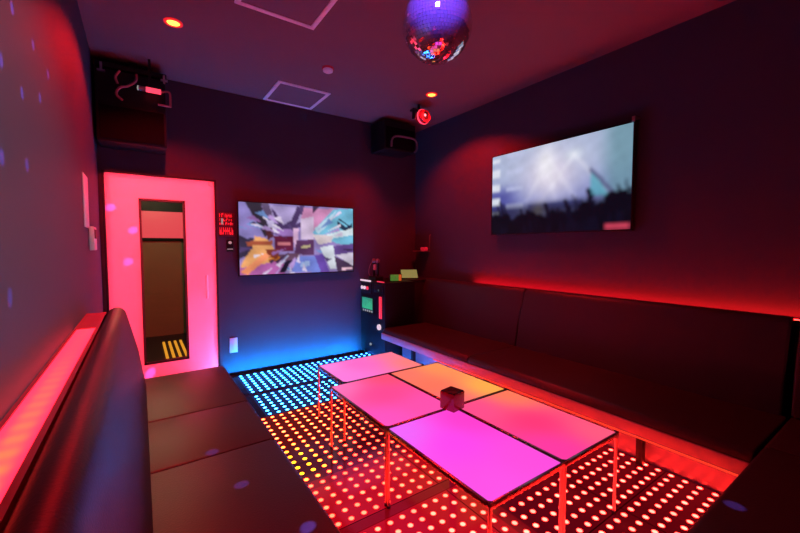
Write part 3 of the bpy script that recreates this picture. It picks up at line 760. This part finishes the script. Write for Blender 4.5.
# ------------------------------------------------------------------ ceiling fittings
def hatch(cx, cy, label, w=0.55):
    t = thing('ceiling_hatch', label, 'ceiling hatch', (cx, cy, ZC), 0, 'framed ceiling hatches')
    f = MB(); h_ = w/2; b_ = 0.034
    f.box(-h_, h_, -h_, -h_+b_, -0.012, 0, 0.002).box(-h_, h_, h_-b_, h_, -0.012, 0, 0.002)
    f.box(-h_, -h_+b_, -h_+b_, h_-b_, -0.012, 0, 0.002).box(h_-b_, h_, -h_+b_, h_-b_, -0.012, 0, 0.002)
    f.build('frame', M['whiteframe'], t)
    MB().box(-h_+b_, h_-b_, -h_+b_, h_-b_, -0.006, 0).build('panel', M['hatch'], t, smooth=False)
    return t
hatch(0.835, 2.462, 'square ceiling hatch with bright white frame, cut by the top of the picture')
hatch(1.430, 4.03, 'square ceiling hatch with thin pink-lit frame near the back wall')
def downlight(x, y, label):
    t = thing('downlight', label, 'ceiling light', (x, y, ZC), 0, 'red ceiling downlights')
    MB().lathe([(0.062, 0), (0.062, -0.006), (0.046, -0.010), (0.040, -0.004)], (0,0,0), 32).build('trim_ring', emit('red_halo_rim', (1.0, 0.012, 0.012), 0.8), t)  # rim emission imitates the red halo around the lamp
    MB().lathe([(0.044, -0.004), (0.03, -0.011), (0.0, -0.013)], (0,0,0), 32).build('lens', M['downl'], t)
    return t
DL = [(0.248, 3.235), (2.598, 3.175)]
downlight(*DL[0], 'small red glowing ceiling light above the door end of the left bench')
downlight(*DL[1], 'small red glowing ceiling light near the far right corner')
t = thing('smoke_detector', 'round white smoke detector on the ceiling between the two hatches', 'smoke detector', (1.448, 3.245, ZC))
MB().lathe([(0.052, 0), (0.052, -0.014), (0.046, -0.018)], (0,0,0), 32).build('base', M['redpaint'], t)  # base coloured red for the red light falling on it
MB().lathe([(0.045, -0.018), (0.043, -0.034), (0.025, -0.044), (0.0, -0.046)], (0,0,0), 32).build('sensor_cap', M['white'], t)

# mirror ball
BC = Vector((1.475, 1.755, 2.642)); BR = 0.203
t = thing('mirror_ball', 'mirror ball with square mirror tiles hanging above the low tables', 'mirror ball', BC)
MB().lathe([(0.0001, -BR+0.006)] + [((BR-0.006)*math.sin(PI*i/24), -(BR-0.006)*math.cos(PI*i/24)) for i in range(1, 24)] + [(0.0001, BR-0.006)], (0,0,0), 48).build('core', M['core'], t)
bm = bmesh.new(); rnd = random.Random(21); NR = 34; step = PI/NR
for k in range(1, NR):
    th = step*k; ring = BR*math.sin(th); n = max(4, int(2*PI*ring/(BR*step)))
    for i in range(n):
        ph = 2*PI*(i+0.5*(k % 2))/n
        nrm = Vector((math.sin(th)*math.cos(ph), math.sin(th)*math.sin(ph), math.cos(th)))
        e1 = Vector((-math.sin(ph), math.cos(ph), 0)); e2 = nrm.cross(e1)
        nj = (nrm + e1*rnd.gauss(0, 0.018) + e2*rnd.gauss(0, 0.018)).normalized()
        e1 = (e1 - nj*e1.dot(nj)).normalized(); e2 = nj.cross(e1)
        hs = BR*step*0.47; hx = min(hs, 2*PI*ring/n*0.47)
        cpt = nrm*BR
        q = [cpt + e1*sx*hx + e2*sy*hs for sx, sy in ((-1,-1),(1,-1),(1,1),(-1,1))]
        bm.faces.new([bm.verts.new(p) for p in q])
mb = MB(); mb.bm.free(); mb.bm = bm
mb.build('mirror_tiles', M['mirror'], t, smooth=False, recalc=False)
MB().cyl((0,0,BR-0.01), (0,0,BR+0.035), 0.022, 16).build('cap', M['chrome'], t)
MB().cyl((0,0,BR+0.03), (0,0,ZC-BC.z-0.05), 0.006, 10).build('rod', M['chrome'], t)
MB().cyl((0,0,ZC-BC.z-0.06), (0,0,ZC-BC.z), 0.05, 24).build('motor', M['blackp'], t)

# ------------------------------------------------------------------ corner speakers and stage lights
sp = thing('corner_speaker', 'black speaker on ceiling mount in the left back corner above the door', 'speaker', (0.0, 4.185, 2.24))
MB().box(-0.265, 0.235, -0.13, 0.16, 0, 0.60, 0.012).build('cabinet', M['blackm'], sp)
MB().box(-0.245, 0.215, -0.142, -0.128, 0.02, 0.30, 0.004).build('grille', M['grille'], sp)
MB().box(-0.26, 0.245, -0.12, 0.10, 0.62, 0.66, 0.004).box(-0.03, 0.03, -0.05, 0.05, 0.60, 0.724).build('ceiling_mount', M['blackm'], sp)
for xx in (-0.22, 0.225):
    MB().box(xx-0.027, xx+0.027, -0.158, -0.130, 0.565 if xx < 0 else 0.588, 0.577 if xx < 0 else 0.60, 0.001).box(xx-0.008, xx+0.008, -0.150, -0.112, 0.57, 0.64).build('clip', M['trimmetal'], sp)
sl = thing('stage_light', 'slim stage light with painted red sheen on its barrel, hanging below left corner speaker mount', 'stage light', (0.115, 3.98, 2.706))
MB().cyl((-0.085, 0, 0), (0.075, 0, 0), 0.020, 20).build('barrel', M['chrome'], sl)
MB().lathe([(0.0, -0.006), (0.018, -0.002), (0.021, 0.006)], (-0.088, 0, 0), 20, 'x').build('lens', M['dimwhite'], sl)
MB().cyl((-0.03, 0, 0), (0.08, 0, 0), 0.0215, 20).build('sheen_sleeve', M['redlens'], sl)  # glowing sleeve stands in for red reflected in the chrome
MB().tube([(0.08, 0, 0), (0.13, 0, 0.015), (0.148, 0, 0.0), (0.15, 0, -0.06), (0.148, 0, -0.105), (0.14, 0, -0.112), (0.055, 0, -0.112)], 0.009, 8, 4).build('hook', M['cable'], sl)
MB().box(-0.01, 0.01, -0.008, 0.008, 0.018, 0.258).build('hanger', M['blackm'], sl)
cb = thing('loose_cable', 'red looped cable hanging in front of the left corner speaker', 'cable', (-0.06, 4.031, 2.705))
MB().tube([(-0.035,0,0.13),(-0.064,0,0.072),(-0.052,0,0.02)], 0.010).build('upper_loop', M['cable'], cb)
MB().tube([(0.082,0,0.131),(0.075,0,0.07),(0.02,-0.005,0.015),(-0.035,-0.01,-0.012),(-0.062,-0.01,-0.07),(-0.022,-0.01,-0.115)], 0.010).build('lower_loop', M['cable'], cb)

sp = thing('corner_speaker', 'black speaker on ceiling mount in the right back corner', 'speaker', (2.90, 4.13, 2.50))
MB().box(-0.38, 0.10, -0.14, 0.19, 0.06, 0.42, 0.012).build('cabinet', M['blackm'], sp)
MB().box(-0.36, 0.08, -0.152, -0.138, 0.08, 0.34, 0.004).build('grille', M['grille'], sp)
MB().cyl((-0.14, 0.02, 0.41), (-0.14, 0.02, 0.464), 0.03, 16).build('ceiling_mount', M['blackm'], sp)
MB().tube([(-0.31, -0.19, 0.085), (-0.305, -0.2, 0.17), (-0.25, -0.21, 0.215), (-0.08, -0.21, 0.225), (0.03, -0.21, 0.215), (0.08, -0.2, 0.16), (0.07, -0.2, 0.09), (0.04,-0.19,0.06)], 0.012, 8, 5).build('swivel_bracket', M['greycable'], sp)
sl = thing('stage_light', 'round red-lit stage light hanging by its yoke near the right back corner', 'stage light', (2.62, 3.42, 2.825)); sl.scale = (0.88, 0.88, 0.88)
MB().box(-0.07, 0.16, 0.03, 0.11, 0.055, 0.085, 0.006).cyl((0.05, 0.07, 0.08), (0.05, 0.07, 0.159), 0.02, 14).box(-0.064, -0.05, 0.0, 0.06, -0.05, 0.07).box(0.15, 0.164, 0.0, 0.06, -0.05, 0.07).build('yoke', M['blackm'], sl)
MB().lathe([(0.0, 0.06), (0.07, 0.055), (0.088, 0.02), (0.088, -0.03), (0.072, -0.075), (0.066, -0.075)], (0.05, 0, -0.02), 28, 'y').build('shell', M['redpaint'], sl)
MB().lathe([(0.066, -0.07), (0.03, -0.085), (0.0, -0.088)], (0.05, 0, -0.02), 28, 'y').build('lens', M['blackp'], sl)
MB().lathe([(0.018, -0.086), (0.010, -0.096), (0.0, -0.098)], (0.03, 0, -0.02), 16, 'y').build('lamp', M['whiteled'], sl)
MB().lathe([(0.092, -0.012), (0.096, 0.0), (0.092, 0.012)], (0.05, -0.02, -0.02), 28, 'y').build('glow_ring', M['redlens'], sl)

# added pale blue fill flood behind the camera, aimed at the left wall
vf = thing('fill_flood', 'added pale blue fill flood on the wall behind the viewpoint', 'stage light', (1.50, YN, 2.35))
MB().box(-0.09, 0.09, 0.02, 0.11, -0.09, 0.09, 0.008).box(-0.07, 0.07, 0.0, 0.03, -0.07, 0.07).build('housing', M['blackm'], vf)
MB().box(-0.08, 0.08, 0.110, 0.114, -0.08, 0.08, 0.001).build('lens', emit('pale_blue_lens', (0.4, 0.45, 1.0), 3.0), vf)
ps = thing('pin_spot', 'unseen violet pin spot on the ceiling above the view, aimed at the mirror ball', 'stage light', (1.05, 1.25, ZC))
pd = (BC - Vector((1.05, 1.25, ZC-0.09))).normalized()
MB().box(-0.02, 0.02, -0.02, 0.02, -0.06, 0).cyl(Vector((0, 0, -0.09)) - pd*0.10, Vector((0, 0, -0.09)) + pd*0.03, 0.045, 20).build('housing', M['blackm'], ps)
MB().cyl(Vector((0, 0, -0.09)) + pd*0.0305, Vector((0, 0, -0.09)) + pd*0.035, 0.04, 20).build('lens', M['violet'], ps)
pf = thing('door_fill_spot', 'added red spot high on the wall behind the viewpoint, reddening the door', 'stage light', (0.05, YN, 2.40))
MB().cyl((0, 0.02, 0), (0, 0.14, -0.005), 0.07, 24).box(-0.015, 0.015, 0.0, 0.03, -0.04, 0.04).build('housing', M['blackm'], pf)
MB().cyl((0, 0.141, -0.005), (0, 0.150, -0.005), 0.06, 24).build('lens', M['redlens'], pf)
ap = MB()                                   # unseen mask added to cut the red beam to the door
ax0, ax1, az0, az1 = -0.0116, 0.0246, -0.0974, -0.0154
ap.box(-0.16, ax0, 0.347, 0.351, -0.22, 0.14).box(ax1, 0.16, 0.347, 0.351, -0.22, 0.14).box(ax0, ax1, 0.347, 0.351, -0.22, az0).box(ax0, ax1, 0.347, 0.351, az1, 0.14)
for xx in (-0.15, 0.15):
    ap.box(xx-0.006, xx+0.006, 0.02, 0.35, 0.08, 0.092)
ap.box(-0.156, 0.156, 0.0, 0.02, 0.075, 0.095)
ap.build('beam_mask', M['blackm'], pf, smooth=False)

# ------------------------------------------------------------------ lamps
def lamp(kind, name, loc, col, power, target=None, **kw):
    l = bpy.data.lights.new(name, kind); l.color = col; l.energy = power
    for k, v in kw.items(): setattr(l, k, v)
    o = bpy.data.objects.new(name, l); COL.objects.link(o); o.location = loc
    if target is not None:
        o.rotation_euler = (Vector(target)-Vector(loc)).to_track_quat('-Z', 'Y').to_euler()
    return o
for i, (x, y) in enumerate(DL[:2]):
    lamp('SPOT', 'downlight_lamp', (x, y, ZC-0.03), (1.0, 0.010, 0.012), 165, (x, y, 0), spot_size=math.radians(134), spot_blend=0.4, shadow_soft_size=0.04)
# added pale blue fill on the left wall, unseen violet pin spot on the mirror ball
lamp('SPOT', 'fill_flood_lamp', (1.50, YN+0.13, 2.35), (0.48, 0.85, 1.0), 270, (XL, 1.75, 1.40), spot_size=math.radians(46), spot_blend=0.9, shadow_soft_size=0.05)
lamp('SPOT', 'pin_spot_lamp', Vector((1.05, 1.25, ZC-0.09)) + pd*0.045, (0.15, 0.055, 1.0), 120, BC, spot_size=math.radians(36), spot_blend=0.15, shadow_soft_size=0.01)
# added red spot, its beam masked to redden the white door
lamp('SPOT', 'door_fill_lamp', (0.05, YN+0.17, 2.40), (1.0, 0.030, 0.050), 2900, (0.20, YB, 1.05), spot_size=math.radians(40), spot_blend=0.2, shadow_soft_size=0.002)
# beams thrown by the mirror ball: small violet light points on wall, door and benches
spots = [(-0.29,1.604,2.057),(-0.29,1.874,2.066),(-0.29,2.14,2.063),(-0.29,1.458,1.849),(-0.29,1.674,1.833),(-0.29,1.952,1.906),(-0.29,1.419,1.585),(-0.29,1.692,1.613),
 (-0.29,1.422,1.213),(-0.208,4.35,1.709),(-0.045,4.35,1.506),(-0.092,4.35,1.21),(0.33,4.35,1.48),(0.249,1.895,0.4),(0.308,1.563,0.4),(0.443,1.192,0.4),(1.767,0.40,0.4),(0.05,4.35,0.12)]
for i, p in enumerate(spots):
    dvec = (Vector(p)-BC).normalized()
    lamp('SPOT', 'mirror_beam', BC + dvec*(BR+0.012), (0.16, 0.12, 1.0) if i not in (9,10,11,12) else (0.6, 0.1, 1.0), (420 if i < 9 else 900) if i not in (9,10,11,12) else 420, p, spot_size=math.radians(1.5), spot_blend=0.7, shadow_soft_size=0.001)
# added warm light without a fixture, browning the corridor wall
lamp('POINT', 'corridor_fill', (0.2, 5.6, 2.3), (1.0, 0.88, 0.55), 50, shadow_soft_size=0.12)

# ------------------------------------------------------------------ world, camera, colour management
w = bpy.data.worlds.new('room_dark'); SC.world = w; w.use_nodes = True
w.node_tree.nodes['Background'].inputs[0].default_value = (0.02, 0.02, 0.03, 1); w.node_tree.nodes['Background'].inputs[1].default_value = 0.1
cam = bpy.data.cameras.new('camera'); cam.sensor_width = 36; cam.lens = 377/800*36; cam.clip_start = 0.02
co = bpy.data.objects.new('camera', cam); COL.objects.link(co)
co.location = (0, 0, 1.35); co.rotation_euler = (PI/2-0.0521, 0, -0.604)
SC.camera = co
SC.view_settings.view_transform = 'Standard'; SC.view_settings.look = 'None'
SC.view_settings.exposure = 0.0; SC.view_settings.gamma = 1.0; SC.view_settings.use_curve_mapping = False
SC.cycles.max_bounces = 8; SC.cycles.sample_clamp_indirect = 6.0; SC.cycles.use_denoising = True; SC.cycles.caustics_reflective = False; SC.cycles.caustics_refractive = False
